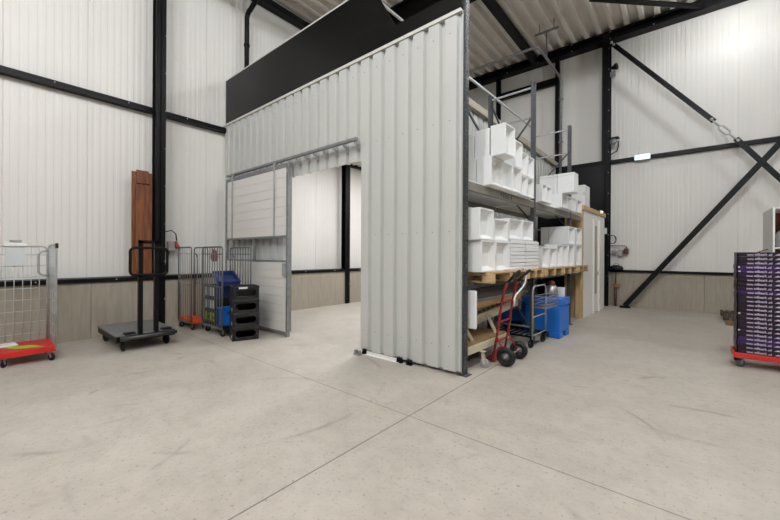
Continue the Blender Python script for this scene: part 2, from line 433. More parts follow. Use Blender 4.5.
b = MB().box(-2.08, 2.08, -.05, .0, .0, .045).box(-2.08, 2.08, -.055, -.05, -.0, .012)
b.build('rail_profile', galvd, rail, bevel=.004)
b = MB()
for i in range(17): b.box(-2.0+i*.25-.012, -2.0+i*.25+.012, .0, .10, -.03, .05).box(-2.0+i*.25-.02, -2.0+i*.25+.02, .08, .10, -.09, .03)
b.build('rail_bracket', galv, rail)

# rain pipe and conduits
b = MB().tube([(-8.2, 4.34, 5.0), (-8.2, 4.34, 7.22)]+arc((-8.05, 4.34, 7.22), (-1, 0, 0), (0, 0, 1), .15, 0, PI/2)[1:]+[(-7.85, 4.34, 7.45), (-7.4, 4.34, 8.0)], .055, 12)
pipe = tag(b.build('rain_pipe', blackst), 'black rain pipe bending over at the top of the left wall above the black upstand', 'pipe')
MB().cyl((-8.2, 4.34, 6.55), (-8.2, 4.34, 6.61), .068, 12).build('pipe_clip', blackst, pipe)
b = MB().tube([(-3.14, 12.44, 3.0), (-3.14, 12.44, 7.15)]+arc((-3.14, 12.29, 7.15), (0, 1, 0), (0, 0, 1), .15, 0, PI/2)[1:]+[(-3.16, 10.3, 7.32)]+arc((-3.31, 10.3, 7.32), (1, 0, 0), (0, -1, 0), .15, 0, PI/2)[1:]+[(-6.2, 10.15, 7.3)], .038, 10)
cd = tag(b.build('conduit', galvd), 'grey conduit climbing the back wall and turning over the rack', 'pipe')
for p in ((-3.14, 12.46, 5.2), (-3.14, 12.46, 6.6)): MB().box(p[0]-.06, p[0]+.06, 12.40, 12.51, p[2], p[2]+.05).build('pipe_clip', galvd, cd)
tr = thing('pipe_hanger', 'small grey trapeze bar hanging from the roof deck above the rack', 'bracket', (-3.15, 10.9, 8.1))
MB().box(-.33, .33, -.03, .03, -.02, .02).build('hanger_bar', galvd, tr)
for xr in (-.2, .2): MB().cyl((xr, 0, .02), (xr, 0, .3), .012, 6).build('threaded_rod', galvd, tr)
MB().cyl((0, 0, -.02), (0, 0, -.78), .025, 8).build('drop_pipe', galvd, tr)

# ------------------------------------------------------------------ wind bracing on the back wall
def flat(p, q, w=.15, t=.02): return MB().bar(p, q, w, t, up=(0, 1, 0)) if False else MB().bar(p, q, t, w, up=(0, 0, 1))
BYb = 12.24
br = thing('cross_brace', 'black flat steel brace falling from the top of the column, with a turnbuckle', 'brace', (0, BYb, 0))
def loc(p): return (p[0], 0, p[1])
MB().bar(loc((-1.76, 7.90)), loc((.56, 4.96)), .03, .115).build('upper_strap', blackst, br)
MB().bar(loc((.96, 4.44)), loc((3.4, .865)), .03, .115).build('lower_strap', blackst, br)
b = MB().tube([loc((.50, 5.03)), loc((.66, 4.81))], .022, 8).tube([loc((.84, 4.58)), loc((1.0, 4.38))], .022, 8)
dx = Vector((.35, 0, -.46)).normalized(); nx = Vector((.46, 0, .35)).normalized()
c0 = Vector(loc((.75, 4.695)))
b.tube([c0+dx*a+nx*bb for a, bb in ((-.17, 0), (-.1, .055), (.1, .055), (.17, 0), (.1, -.055), (-.1, -.055))], .022, 8, closed=True)
tag(b.build('turnbuckle', galv, br), 'galvanised turnbuckle joining the two straps')
bolts([(.51, -.016, 5.02), (1.0, -.016, 4.38), (-1.70, -.016, 7.83), (-1.64, -.016, 7.75)], (0, -1, 0), .04, .02).build('bolts', boltm, br)
br2 = thing('cross_brace', 'unbroken black flat steel brace rising from the floor beside the column', 'brace', (0, BYb-.05, 0))
MB().bar(loc((-1.34, .06)), loc((3.4, 6.47)), .03, .13).build('strap', blackst, br2)
MB().box(-1.46, -1.20, -.02, .10, 0, .06).build('foot_plate', blackst, br2)
# emergency light on the girt
el = thing('emergency_light', 'glowing white emergency light on the black back-wall girt', 'lamp', (-.96, 12.5, 4.37))
MB().box(-.19, .19, -.0, .05, -.075, .075).build('housing', whitep, el, bevel=.01)
MB().box(-.18, .18, -.045, 0, -.07, .07).build('diffuser', lampm, el, bevel=.015)
# fittings on the back column
sp = thing('spotlight', 'small grey floodlight on a bracket high on the back-wall column', 'lamp', (-1.66, 12.45, 4.9))
MB().tube([(-.1, 0, -.35), (.08, 0, -.25), (.12, 0, -.12), (.12, 0, .05)], .018, 8).build('bracket', blackst, sp)
MB().lathe((0, -.1, .02), (0, 1, 0), [(.02, 0), (.1, .0), (.085, .1), (.05, .16)], 16).build('lamp_head', galvd, sp)
MB().box(-.12, .14, -.12, .1, .12, .15).build('hood', blackst, sp)
b = thing('junction_box', 'small white switch box on the face of the back-wall column', 'switch box', (-1.85, 12.28, 2.25))
MB().box(-.05, .05, -.03, .02, -.09, .09).build('housing', whitep, b, bevel=.006); MB().cyl((0, 0, .09), (0, .01, .5), .012, 6).build('cable', blackst, b)
for zz, nm, lab in ((7.2, 'horn', 'dark siren just under the top of the back-wall column'), (2.0, 'cable_coil', 'black cable coil hung on a hook beside the back-wall column')):
    b = thing(nm, lab, 'siren' if nm == 'horn' else 'cable', (-1.69, 12.5, zz))
    if nm == 'horn':
        MB().lathe((0, 0, 0), (1, -.4, 0), [(.03, -.06), (.06, 0), (.1, .1)], 14).build('horn_cone', blackst, b); MB().box(-.08, .06, .0, .06, -.25, -.1).build('housing', galvd, b, bevel=.008)
    else:
        p = []
        for i in range(49): a = i/48*6*PI; p.append((math.cos(a)*(.1+.01*math.sin(i)), -.03+.02*i/48, math.sin(a)*.13))
        MB().tube(p, .011, 6).build('loops', rubber, b); MB().cyl((0, .05, .1), (0, -.08, .1), .01, 6).build('hook', galvd, b)
pn = thing('socket_panel', 'two round gauges and a dark socket fed by a conduit on the back wall', 'socket', (-1.52, 12.6, 1.64))
MB().lathe((-.12, -.06, .0), (0, -1, 0), [(.07, 0), (.07, .05), (.055, .06)], 16).build('gauge', greyp, pn)
MB().box(-.03, .09, -.1, .06, -.13, .06).build('socket', greyp, pn, bevel=.01)
MB().box(.12, .24, -.12, .06, -.08, .09).build('plug_socket', mat('dark_socket', (74, 34, 34), .5), pn, bevel=.012)
MB().tube([(-.22, -.03, .17), (.14, -.03, .17), (.18, -.03, .14), (.18, -.03, .08)], .014, 6).build('conduit', blackst, pn)
hb = thing('tool_bag', 'black soft bag lying on the lower girt beside the back-wall column', 'bag', (-1.58, 12.5, 1.09))
MB().lathe((0, 0, 0), (0, 0, 1), [(.17, 0), (.18, .05), (.14, .11), (.06, .14)], 14).build('bag_body', rubber, hb); MB().tube(arc((0, 0, .1), (1, 0, 0), (0, 0, 1), .09, 0, PI), .012, 6).build('strap', greyp, hb)
wp = thing('water_pipe', 'rusty brown water pipe with a tap at the foot of the back wall', 'pipe', (-1.6, 12.52, 0))
MB().cyl((0, 0, 0), (0, 0, .62), .035, 10).build('riser', copper, wp); MB().cyl((0, 0, .62), (0, .02, .98), .014, 8).build('thin_pipe', copper, wp)
MB().box(-.07, .1, -.04, .04, .56, .66).build('tap', mat('brass', (150, 116, 80), .4, metal=.5), wp, bevel=.01)

# ------------------------------------------------------------------ booth behind the rack (white panels and timber)
def rbox(b, s0, s1, a0, a1, z0, z1):
    vs = [rk(s, u, z) for z in (z0, z1) for s in (s0, s1) for u in (a0, a1)]
    return b.add(vs, [(0, 1, 3, 2), (4, 6, 7, 5), (0, 4, 5, 1), (2, 3, 7, 6), (0, 2, 6, 4), (1, 5, 7, 3)])
b = MB(); rbox(b, 5.55, 6.55, -.05, 0, 0, 2.66); rbox(b, 7.30, 7.85, -.05, 0, 0, 2.66); rbox(b, 6.55, 7.30, -.05, 0, 2.40, 2.66)
struct(b.build('wall_booth', white))
b = MB(); rbox(b, 5.56, 7.85, -1.1, -.05, 2.60, 2.67); rbox(b, 5.60, 5.63, -1.1, -.06, 0, 2.60)  # black end board stands in for the dark void beyond the studs
struct(b.build('ceiling_booth', blackpl))
b = MB(); rbox(b, 5.46, 5.55, -.20, 0.0, 0, 2.66); rbox(b, 5.48, 5.55, -.40, -.21, 0, 2.66)
struct(b.build('trim_6', woodl))
b = MB(); rbox(b, 5.44, 7.88, -.42, .03, 2.61, 2.72)
struct(b.build('trim_7', woodl))
d2 = struct(bpy.data.objects.new('door_2', None)); COL.objects.link(d2)
b = MB(); rbox(b, 6.56, 7.29, -.045, .012, .02, 2.39); b.build('door_leaf', white, d2)
b = MB(); rbox(b, 6.60, 6.86, .012, .016, .50, 2.30); b.build('door_window', mat('brown_glass', (170, 152, 130), .5), d2)
b = MB(); rbox(b, 7.02, 7.10, .0, .05, 0, 2.45); rbox(b, 6.5, 6.56, 0, .03, 0, 2.45); b.build('door_casing', white, d2)
b = MB(); rbox(b, 6.92, 6.96, .012, .04, .98, 1.08); b.build('door_handle', galv, d2)
bl = thing('bulkhead_light', 'small lit lamp on the timber edge of the white booth', 'lamp', rk(7.1, .06, 2.70), -RA)
MB().lathe((0, 0, 0), (1, 0, 0), [(.035, 0), (.035, .03), (.02, .05)], 14).build('lamp_glass', mat('lamp_warm', (255, 246, 226), .4, emit=1.5), bl); MB().box(-.02, 0, -.045, .045, -.045, .045).build('backplate', whitep, bl)

# ------------------------------------------------------------------ pallet rack
rack = thing('pallet_rack', 'two-bay grey pallet rack standing behind the end of the profiled sheet wall', 'rack', RO, -RA)
UP = (0, 2.33, 4.48)
def upright(u, s, h, facing):
    b = MB(); w = .045
    b.box(u-.06, u, s-w, s-w+.006, 0, h).box(u-.06, u, s+w-.006, s+w, 0, h)
    # perforated face: strips between slots
    fx0, fx1 = (u-.006, u) if facing > 0 else (u-.06, u-.054)
    b.box(fx0, fx1, s-w, s-.028, 0, h).box(fx0, fx1, s+.028, s+w, 0, h).box(fx0, fx1, s-.012, s+.012, 0, h)
    z = 0
    while z < h-.03: b.box(fx0, fx1, s-w, s+w, z, min(z+.028, h)); z += .05
    return b
for i, s in enumerate(UP):
    h = 5.1 if i == 0 else (4.52 if i == 1 else 4.36)
    upright(0, s, h, 1).build('upright', rackst, rack)
    upright(-.80, s, 4.52, -1).build('upright', rackst, rack)
    top = h-.08 if i else 4.4
    for zz in (.25, 1.2, 2.1, 3.0, top-.52, top): MB().bar((-.06, s, zz), (-.80, s, zz), .026, .026).build('frame_bar', galv if i else rackst, rack)
    for za, zb in ((.25, 1.2), (2.1, 1.2), (2.1, 3.0), (top-.52, 3.0)): MB().bar((-.06, s, za), (-.80, s, zb), .024, .024).build('frame_brace', rackst, rack)
    for u in (-.03, -.83): MB().box(u-.06, u+.08, s-.07, s+.07, 0, .008).build('foot_plate', rackst, rack)
for s0, s1 in ((.045, 2.285), (2.375, 4.435)):
    for z0, z1, mt in ((2.33, 2.44, beamst), (1.02, 1.14, rackst)):
        for u in (-.05, -.80): MB().box(u-(.06 if z0 < 2 else 0), u+(-.01 if z0 < 2 else .05), s0, s1, z0+(.05 if z0 < 2 else 0), z1).build('beam', mt, rack, bevel=.004)
    MB().box(-.78, 0, s0, s1, 2.44, 2.45).box(-.74, -.03, s0, s1, 2.405, 2.44).build('shelf_board', mat('shelf_board', (236, 234, 230), .5), rack)
    b = MB()
    for i in range(4):
        s = s0+.3+i*(s1-s0-.6)/3; b.box(-.78, -.05, s-.025, s+.025, 1.10, 1.14)
    b.build('support_bars', rackst, rack)
MB().box(-.05, 0, 4.525, 5.35, 2.33, 2.44).build('beam', beamst, rack); MB().box(-.8, 0, 4.525, 5.42, 2.44, 2.45).build('shelf_board', MATS['shelf_board'], rack)
for u in (-.06, -.85): MB().box(u, u+.05, 4.525, 5.42, 1.07, 1.14).build('beam', rackst, rack)
MB().box(-.12, .0, 5.36, 5.42, 0, 2.44).build('end_post', woodl, rack)
MB().bar((-.83, .02, 4.6), (-.83, 4.46, 4.5), .03, .035).build('tie_rail', galv, rack)
for a, c in (((-.86, .3, 4.75), (-.86, 2.2, 3.6)), ((-.86, 2.4, 4.4), (-.86, 4.4, 2.9))): MB().bar(a, c, .028, .028).build('back_brace', rackst, rack)
b = MB()
for s0, s1, z0, z1 in ((.98, 1.01, 2.365, 2.42), (1.06, 1.08, 2.35, 2.42), (1.11, 1.27, 2.35, 2.362), (1.12, 1.14, 2.355, 2.42), (1.18, 1.21, 2.37, 2.41), (1.25, 1.27, 2.355, 2.42), (1.33, 1.36, 2.345, 2.42)):
    b.box(0.0, .002, s0, s1, z0, z1)
b.build('stencil_marks', ink, rack)

# pallets
def pallet(name, s0, ws, wu, u1, z0, label):
    t = thing(name, label, 'pallet', rk(s0, u1-wu, z0), -RA, 'pallets on the lower rack level')
    H = .144
    def nl(n, L, w): return [i*(L-w)/(n-1) for i in range(n)]
    b = MB()
    for x in nl(5, wu, .12): b.box(x, x+.12, 0, ws, H-.022, H)
    for s in (0, (ws-.1)/2, ws-.1): b.box(0, wu, s, s+.1, H-.044, H-.022)
    b.build('deck_boards', wood, t, bevel=.002)
    for x in (0, (wu-.145)/2, wu-.145):
        for s in (0, (ws-.1)/2, ws-.1): MB().box(x, x+.145, s, s+.1, .022, H-.044).build('block', wood, t, bevel=.003)
    b = MB()
    for s in (0, (ws-.1)/2, ws-.1): b.box(0, wu, s, s+.1, 0, .022)
    b.build('skids', wood, t, bevel=.002)
    return t
def nm(s): return s
pallet('pallet', .30, 1.2, .80, .20, 1.14, 'wooden pallet at the near end of the rack, under the lidless foam boxes')
pallet('pallet', 1.54, .72, .80, .18, 1.14, 'wooden pallet behind the red hand truck, under the lid stacks')
pallet('pallet', 2.42, .98, .80, .17, 1.14, 'wooden pallet just past the middle rack upright')
pallet('pallet', 3.44, .98, .80, .16, 1.14, 'wooden pallet above the blue crate, short of the last upright')
pallet('pallet', 4.56, .80, .80, .15, 1.14, 'wooden pallet at the far end of the rack by the white booth')

# foam boxes: lying on their side, open face to the aisle
def foam_box(s0, s1, uf, depth, z0, z1, label, group, closed=False):
    t = bpy.data.objects.new('foam_box', None); COL.objects.link(t)
    t.location = rk(s0, uf-depth, z0); t.rotation_euler.z = -RA; t.empty_display_size = .1
    tag(t, label, 'box', group)
    W, H, Dp = s1-s0-.006, z1-z0-.003, depth
    b = MB(); r = .02
    if closed:
        b.box(0, Dp-.045, 0, W, 0, H); b.build('box_body', foam, t, bevel=.008)
        MB().box(Dp-.043, Dp, 0, W, 0, H).build('lid', foam, t, bevel=.006)
        return t
    # tapered hollow body: outer block with a recess (opening faces +x)
    i0 = max(Dp-.075, .03); e = r+.05
    O = [(0, 0), (W, 0), (W, H), (0, H)]; I = [(r, r), (W-r, r), (W-r, H-r), (r, H-r)]; J = [(e, e), (W-e, e), (W-e, H-e), (e, H-e)]
    vs = [(0, a, c) for a, c in O]+[(Dp, a, c) for a, c in O]+[(Dp, a, c) for a, c in I]+[(i0, a, c) for a, c in J]
    fs = [(3, 2, 1, 0)]
    for i in range(4):
        j = (i+1) % 4
        fs += [(i, j, 4+j, 4+i), (4+i, 4+j, 8+j, 8+i), (8+i, 8+j, 12+j, 12+i)]
    fs += [(12, 13, 14, 15)]
    b.add(vs, fs); b.build('box_body', foam, t, bevel=.005)
    q = MB()
    q.box(Dp-.03, Dp, -.0, W, H, H+.0) if False else None
    return t
G1, G2, G3 = 'foam boxes on the upper rack shelf', 'foam boxes on the lower rack level', 'foam boxes on top of the booth'
FB = foam_box
# upper shelf, first bay, lower course
FB(.47, .82, .10, .22, 2.45, 2.84, 'white foam box on upper rack shelf, bottom course, nearest to the sheet wall', G1)
FB(.82, 1.17, .10, .22, 2.45, 2.84, 'white foam box on upper rack shelf, bottom course, second from the sheet wall', G1)
FB(1.17, 1.50, .10, .22, 2.45, 2.84, 'white foam box on upper rack shelf, bottom course, third from the sheet wall', G1)
FB(1.53, 1.79, .08, .22, 2.45, 2.77, 'lower white foam box on upper rack shelf, bottom course, fourth from the sheet wall', G1)
FB(1.80, 2.08, .08, .22, 2.45, 2.77, 'lower white foam box on upper rack shelf, bottom course, beside the middle upright', G1)
FB(.47, .82, -.13, .26, 2.45, 2.84, 'white foam box on upper rack shelf, bottom course, behind the nearest one', G1)
# upper course
FB(.52, .84, .27, .21, 2.84, 3.25, 'white foam box jutting out over the aisle on the upper rack shelf, top course', G1)
FB(.52, .84, .045, .22, 2.84, 3.23, 'white foam box directly behind the jutting box, upper rack shelf top course', G1)
FB(.52, .84, -.185, .22, 2.84, 3.20, 'white foam box rearmost behind the jutting box, upper rack shelf top course', G1)
FB(1.25, 1.53, .10, .22, 2.84, 3.24, 'tall white foam box, top course of upper rack shelf, set back past the jutting box', G1)
FB(1.55, 1.80, .08, .22, 2.77, 3.13, 'white foam box, top course of upper rack shelf, second from the middle upright', G1)
FB(1.81, 2.08, .08, .22, 2.77, 3.12, 'white foam box, top course of upper rack shelf, next to the middle upright', G1)
# upper shelf, second bay
FB(2.42, 2.65, .10, .22, 2.45, 2.76, 'small white foam box on upper rack shelf just past the middle upright', G1)
FB(2.66, 2.89, .10, .22, 2.45, 2.75, 'small white foam box on upper rack shelf, second past the middle upright', G1)
FB(2.91, 3.42, -.13, .36, 2.45, 2.74, 'wide white foam box set back on upper rack shelf, past the two small ones', G1)
FB(3.45, 3.84, .12, .24, 2.45, 2.73, 'white foam box on upper rack shelf, first in the row under the big boxes', G1)
FB(3.45, 3.84, -.13, .38, 2.45, 2.73, 'white foam box on upper rack shelf, back row under the left big box', G1)
FB(3.85, 4.19, .12, .24, 2.45, 2.73, 'white foam box on upper rack shelf, second in the row under the big boxes', G1)
FB(4.20, 4.42, .12, .24, 2.45, 2.73, 'narrow white foam box on upper rack shelf, before the last upright', G1)
FB(4.55, 4.90, .12, .24, 2.45, 2.73, 'white foam box on upper rack shelf, past the last upright', G1)
def big_box(s0, s1, a0, a1, z0, z1, label, group):
    t = thing('foam_box', label, 'box', rk(s0, a0, z0), -RA, group)
    W, H, Dp = s1-s0, z1-z0, a1-a0
    MB().box(0, Dp-.004, 0, W, 0, H-.05).build('box_body', foam, t, bevel=.008)
    MB().box(0, Dp-.004, 0, W, H-.047, H).build('lid', foam, t, bevel=.008)
    return t
big_box(3.5, 3.78, -.33, .01, 2.735, 3.12, 'big closed white foam box, left of the pair at far end of upper shelf', G1)
big_box(3.5, 3.78, .015, .33, 2.735, 3.12, 'big closed white foam box, right of the pair at far end of upper shelf', G1)
big_box(5.75, 6.25, -.40, -.02, 2.725, 3.26, 'greyish closed foam box standing on top of the white booth', G3)
FB(5.47, 5.72, -.0, .2, 2.725, 3.04, 'small open foam box on the booth top, in front of the greyish box', G3)
# lower level, first bay
FB(.17, .57, .12, .24, 1.285, 1.70, 'white foam box on lower rack level, bottom course, nearest to the sheet wall', G2)
FB(.58, 1.03, .12, .24, 1.285, 1.70, 'white foam box on lower rack level, bottom course, beside the lid stacks', G2)
FB(.17, .57, -.14, .3, 1.285, 1.70, 'white foam box on lower rack level, bottom course, behind the nearest one', G2)
FB(.12, .52, .12, .22, 1.70, 2.11, 'tall white foam box on lower rack level, top course, nearest to the sheet wall', G2)
FB(.57, 1.03, .10, .22, 1.70, 2.01, 'white foam box on lower rack level, top course, second from the sheet wall', G2)
FB(1.05, 1.55, .10, .22, 1.74, 2.05, 'white foam box on top of the lid stack nearer to the sheet wall', G2)
FB(1.56, 2.0, .10, .22, 1.74, 2.06, 'white foam box on top of the lid stack by the middle upright', G2)
# lid stacks
ORD = ['bottom', 'second', 'third', 'fourth', 'fifth', 'sixth', 'seventh', 'top']
for j, (s0, s1, where) in enumerate(((1.06, 1.62, 'stack nearer to the sheet wall'), (1.64, 2.20, 'stack beside the middle upright'))):
    for i in range(8):
        z0 = 1.285+i*.0565
        b = MB().box(0, .38, 0, s1-s0, 0, .05).box(.02, .36, .02, s1-s0-.02, .05, .056)
        o = b.build('foam_sheet', foam, None, rk(s0, -.26+random.uniform(-.006, .006), z0), -RA, bevel=.005)
        tag(o, '%s flat white foam sheet in the %s' % (ORD[i], where), 'foam sheet', 'foam sheets stacked on the lower rack level')
# lower level, second bay
L2 = [(2.42, 2.80, 1.66), (2.82, 3.21, 1.65), (3.22, 3.60, 1.72), (3.61, 3.98, 1.72), (4.0, 4.42, 1.73), (4.55, 5.0, 1.74)]
W2 = ['first', 'second', 'third', 'fourth', 'fifth', 'sixth']
for (a, c, z), w in zip(L2, W2):
    FB(a, c, .10, .24, 1.285, z, 'white foam box on lower rack level, bottom course, %s past the middle upright' % w, G2)
FB(4.0, 4.42, .10, .40, 1.735, 2.12, 'white foam box on lower rack level, top course, before the last upright', G2)
FB(4.0, 4.42, -.31, .16, 1.735, 2.12, 'narrow white foam box tucked behind the top-course box before the last upright', G2)
FB(4.0, 4.42, -.15, .60, 1.285, 1.73, 'white foam box on lower rack level, bottom course, back row before the last upright', G2)
FB(4.55, 5.0, .10, .24, 1.745, 2.12, 'white foam box on lower rack level, top course, past the last upright', G2)

# ------------------------------------------------------------------ castors
def castor(parent, x, y, r, mw=rubber, mf=galvd, a=0, top=None):
    """fork is a part of its thing, the wheel a sub-part; stands on z=0 of the thing"""
    h = top if top else r*2.5
    ca, sa = math.cos(a), math.sin(a); off = r*.35
    cx, cy = x-ca*off, y-sa*off
    ex, ey = Vector((ca, sa, 0)), Vector((-sa, ca, 0)); c = Vector((cx, cy, r)); w = r*.36
    b = MB()
    for sgn in (-1, 1):
        p = c+ey*(sgn*w*.8)
        b.bar(p-Vector((0, 0, r*.15)), Vector((x, y, h))+ey*(sgn*w*.8)-Vector((0, 0, .01)), r*.5, .006, up=ey)
    b.box(x-w*1.4, x+w*1.4, y-w*1.4, y+w*1.4, h-.012, h)
    fk = b.build('castor', mf, parent)
    MB().lathe(c-ey*(w/2), ey, [(r*.35, 0), (r*.85, .0), (r, w*.2), (r, w*.8), (r*.85, w), (r*.35, w)], 18).build('wheel', mw, fk)
    return fk

# ------------------------------------------------------------------ roll containers
def mesh_panel(p0, ex, L, z0, z1, nv, hz, rod=.0035, frame=.012, rad=.06, fine=None):
    """tube frame with wires in the plane ex/z"""
    p0, ex = Vector(p0), Vector(ex); ez = Vector((0, 0, 1))
    b = MB()
    P = [p0+ez*z0]+[p0+ez*(z1-rad)]+arc(p0+ex*rad+ez*(z1-rad), -ex, ez, rad, 0, PI/2, 4)[1:]+[p0+ex*(L-rad)+ez*z1]+arc(p0+ex*(L-rad)+ez*(z1-rad), ez, ex, rad, 0, PI/2, 4)[1:]+[p0+ex*L+ez*z0]
    b.tube(P, frame, 8)
    w = MB()
    for i in range(1, nv+1):
        q = p0+ex*(L*i/(nv+1)); w.tube([q+ez*(z0), q+ez*z1], rod, 5)
    for z in hz: w.tube([p0+ez*z, p0+ex*L+ez*z], rod, 5)
    if fine:
        k = int(L/.035)
        for i in range(1, k): q = p0+ex*(L*i/k); w.tube([q+ez*fine[0], q+ez*fine[1]], rod*.7, 4)
        k = int((fine[1]-fine[0])/.06)
        for i in range(k): z = fine[0]+i*.06; w.tube([p0+ez*z, p0+ex*L+ez*z], rod*.7, 4)
    return b, w
def loop(p, ex, w, z0, z1, r=.01):
    p, ex = Vector(p), Vector(ex); ez = Vector((0, 0, 1)); rr = w*.6
    return MB().tube([p+ez*z1]+[p+ex*(w-rr)+ez*z1]+arc(p+ex*(w-rr)+ez*(z1-rr), ez, ex, rr, 0, PI/2, 4)[1:]+[p+ex*w+ez*(z0+rr)]+arc(p+ex*(w-rr)+ez*(z0+rr), ex, -ez, rr, 0, PI/2, 4)[1:]+[p+ez*z0], r, 8)
# left, half in the picture: red base
X0, X1, Y0, Y1 = -7.43, -6.76, .24, .80
cg = thing('roll_container', 'wire roll container with a bright red base standing alone by the left wall', 'roll container', ((X0+X1)/2, (Y0+Y1)/2, 0), 0, 'roll containers')
hx, hy = (X1-X0)/2, (Y1-Y0)/2
b = MB().box(-hx, hx, -hy, hy, .13, .20).box(-hx, hx, -hy, hy, .20, .205); b.build('base', red, cg, bevel=.008)
for x, yv in ((hx-.05, hy-.05), (hx-.05, -hy+.06), (-hx+.05, hy-.05), (-hx+.05, -hy+.06)): castor(cg, x, yv, .052, rubber, galvd, random.uniform(0, 6), top=.13)
hz = [.32+.165*i for i in range(8)]
fr, wi = mesh_panel((-hx, hy, 0), (1, 0, 0), 2*hx, .16, 1.62, 3, hz, fine=(.95, 1.60)); p = fr.build('side_panel', galv, cg); wi.build('wires', wire, p)
fr, wi = mesh_panel((-hx, -hy, 0), (1, 0, 0), 2*hx, .16, 1.62, 3, hz); p = fr.build('side_panel', galv, cg); wi.build('wires', wire, p)
fr, wi = mesh_panel((-hx, -hy+.02, 0), (0, 1, 0), 2*hy-.04, .16, 1.60, 5, hz, rod=.005); p = fr.build('back_panel', galv, cg); wi.build('wires', wire, p)
loop((-hx+.01, hy-.01, 0), (0, -1, 0), .11, 1.17, 1.53, .014).build('handle', galv, cg)
MB().box(hx-.015, hx+.015, hy-.012, hy+.02, 1.57, 1.64).build('post_cap', blackp, cg)
# things on it
po = thing('document_pouch', 'clear document pouch with white clip hooked over the wire back of the red-based roll container', 'pouch', (X0+.03, .445, 1.60))
MB().box(.0, .006, -.10, .10, -.28, .0).build('pouch_sheet', clearp, po); MB().prism([(-.06, .0), (.03, .0), (.03, .05), (-.05, .065)], 'y', -.11, .11).build('clip', whitep, po)
MB().box(-.03, .02, -.06, .06, .062, .085).build('clip_grip', greyp, po)
g = MB().prism([(-.26, -.05), (.0, -.12), (.26, .02), (.02, .10)], 'z', 0, .004).build('green_leaflet', green, None, (-7.0, .50, .206), .7); tag(g, 'lime green leaflet lying on the red base of the roll container', 'leaflet')
g = MB().box(-.12, .12, -.09, .09, 0, .02).build('white_parcel', whitep, None, (-7.25, .36, .206), .1, bevel=.006); tag(g, 'flat white parcel at the back of the red roll container base', 'parcel')

# container A: orange base by the column
def roll_small(name, label, x0, x1, y0, y1, basem, nvert, framem, wirem):
    t = thing(name, label, 'roll container', ((x0+x1)/2, (y0+y1)/2, 0), 0, 'roll containers'); ax, ay = (x1-x0)/2, (y1-y0)/2
    MB().box(-ax, ax, -ay, ay, .14, .20).build('base', basem, t, bevel=.008)
    MB().box(-ax, ax, -ay-.006, -ay+.006, .135, .175).build('base_edge', framem, t)
    for x, yv in ((ax-.06, ay-.06), (ax-.06, -ay+.06), (-ax+.06, ay-.06), (-ax+.06, -ay+.06)): castor(t, x, yv, .055, rubber, framem, random.uniform(0, 6), top=.14)
    for yv in (-ay, ay):
        fr, wi = mesh_panel((-ax, yv, 0), (1, 0, 0), 2*ax, .16, 1.63, nvert, [.9, 1.5], rod=.0105 if basem is blackp else .005, frame=.014); p = fr.build('side_panel', framem, t); wi.build('wires', wirem, p)
    loop((-ax, ay-.01, 0), (1, 0, 0), .2, .95, 1.5, .012).build('handle', framem, t)
    return t
roll_small('roll_container', 'narrow grey roll container with an orange base beside the black column', -8.0, -7.35, 2.79, 3.09, orange, 6, wired, wired)
rb = roll_small('roll_container', 'grey barred roll container full of dark crates in front of the sliding door', -7.18, -6.36, 2.93, 3.47, blackp, 7, wired, wired)
# crates inside it
def open_crate(w, d, h, handle=True):
    b = MB(); t = .018
    b.box(-w/2, w/2, -d/2, d/2, 0, .02)
    b.box(-w/2, -w/2+t, -d/2, d/2, .02, h).box(w/2-t, w/2, -d/2, d/2, .02, h)
    b.box(-w/2, w/2, -d/2, -d/2+t, .02, h).box(-w/2, w/2, d/2-t, d/2, .02, h)
    b.box(-w/2-.012, w/2+.012, -d/2-.012, -d/2+.004, h-.03, h).box(-w/2-.012, w/2+.012, d/2-.004, d/2+.012, h-.03, h)
    b.box(-w/2-.012, -w/2+.004, -d/2, d/2, h-.03, h).box(w/2-.004, w/2+.012, -d/2, d/2, h-.03, h)
    return b
labm = mat('paper_label', (208, 208, 204), .6)
for i, (m_, pos) in enumerate(((navy, 'lowest'), (blackp, 'middle'), (navy, 'topmost'))):
    t = thing('storage_crate', '%s dark crate in the stack inside the barred roll container' % pos, 'crate', (-6.90, 3.205, .203+i*.237), 0, 'crates inside the barred roll container')
    open_crate(.5, .46, .235).build('crate_body', m_, t, bevel=.003)
    q = MB()
    for x in (-.2, -.05, .1):
        q.box(x-.055, x+.055, -.236, -.2305, .03, .19)
    tag(q.build('labels', lime if i == 0 else labm, t), 'lime green label with dark print' if i == 0 else 'pale paper labels')
    if i == 0: MB().box(-.2, -.17, -.238, -.236, .08, .12).box(-.13, -.09, -.238, -.236, .08, .12).box(.08, .11, -.238, -.236, .07, .12).build('label_print', blackp, t)
t = thing('blue_crate', 'slate blue crate lying tilted on top of the dark crates in the roll container', 'crate', (-6.62, 3.12, 1.0), -.2, 'crates inside the barred roll container')
t.rotation_euler.y = math.radians(19)
open_crate(.50, .36, .10).build('crate_body', navy, t, bevel=.003); MB().box(-.15, .15, -.195, -.191, .03, .08).build('grip', mat('slate_blue', (70, 86, 140), .45), t)
t = thing('blue_crate', 'upright bright blue crate at the open end of the barred roll container', 'crate', (-6.47, 3.14, .203), 0, 'crates inside the barred roll container')
open_crate(.12, .40, .33).build('crate_body', bluep, t, bevel=.004); MB().box(.06, .064, -.1, .1, .2, .25).build('grip', navy, t)
t = thing('red_bundle', 'dull red bundle hung at the top of the barred roll container', 'bag', (-6.95, 3.05, 1.36)); MB().lathe((0, 0, 0), (0, 0, 1), [(.02, .22), (.05, .18), (.07, .08), (.05, 0)][::-1], 12).build('cloth', mat('dull_red', (130, 46, 42), .7), t)
MB().tube([(0, 0, .2), (-.02, -.05, .26), (-.05, -.10, .27)], .008, 6).build('cord', rubber, t)

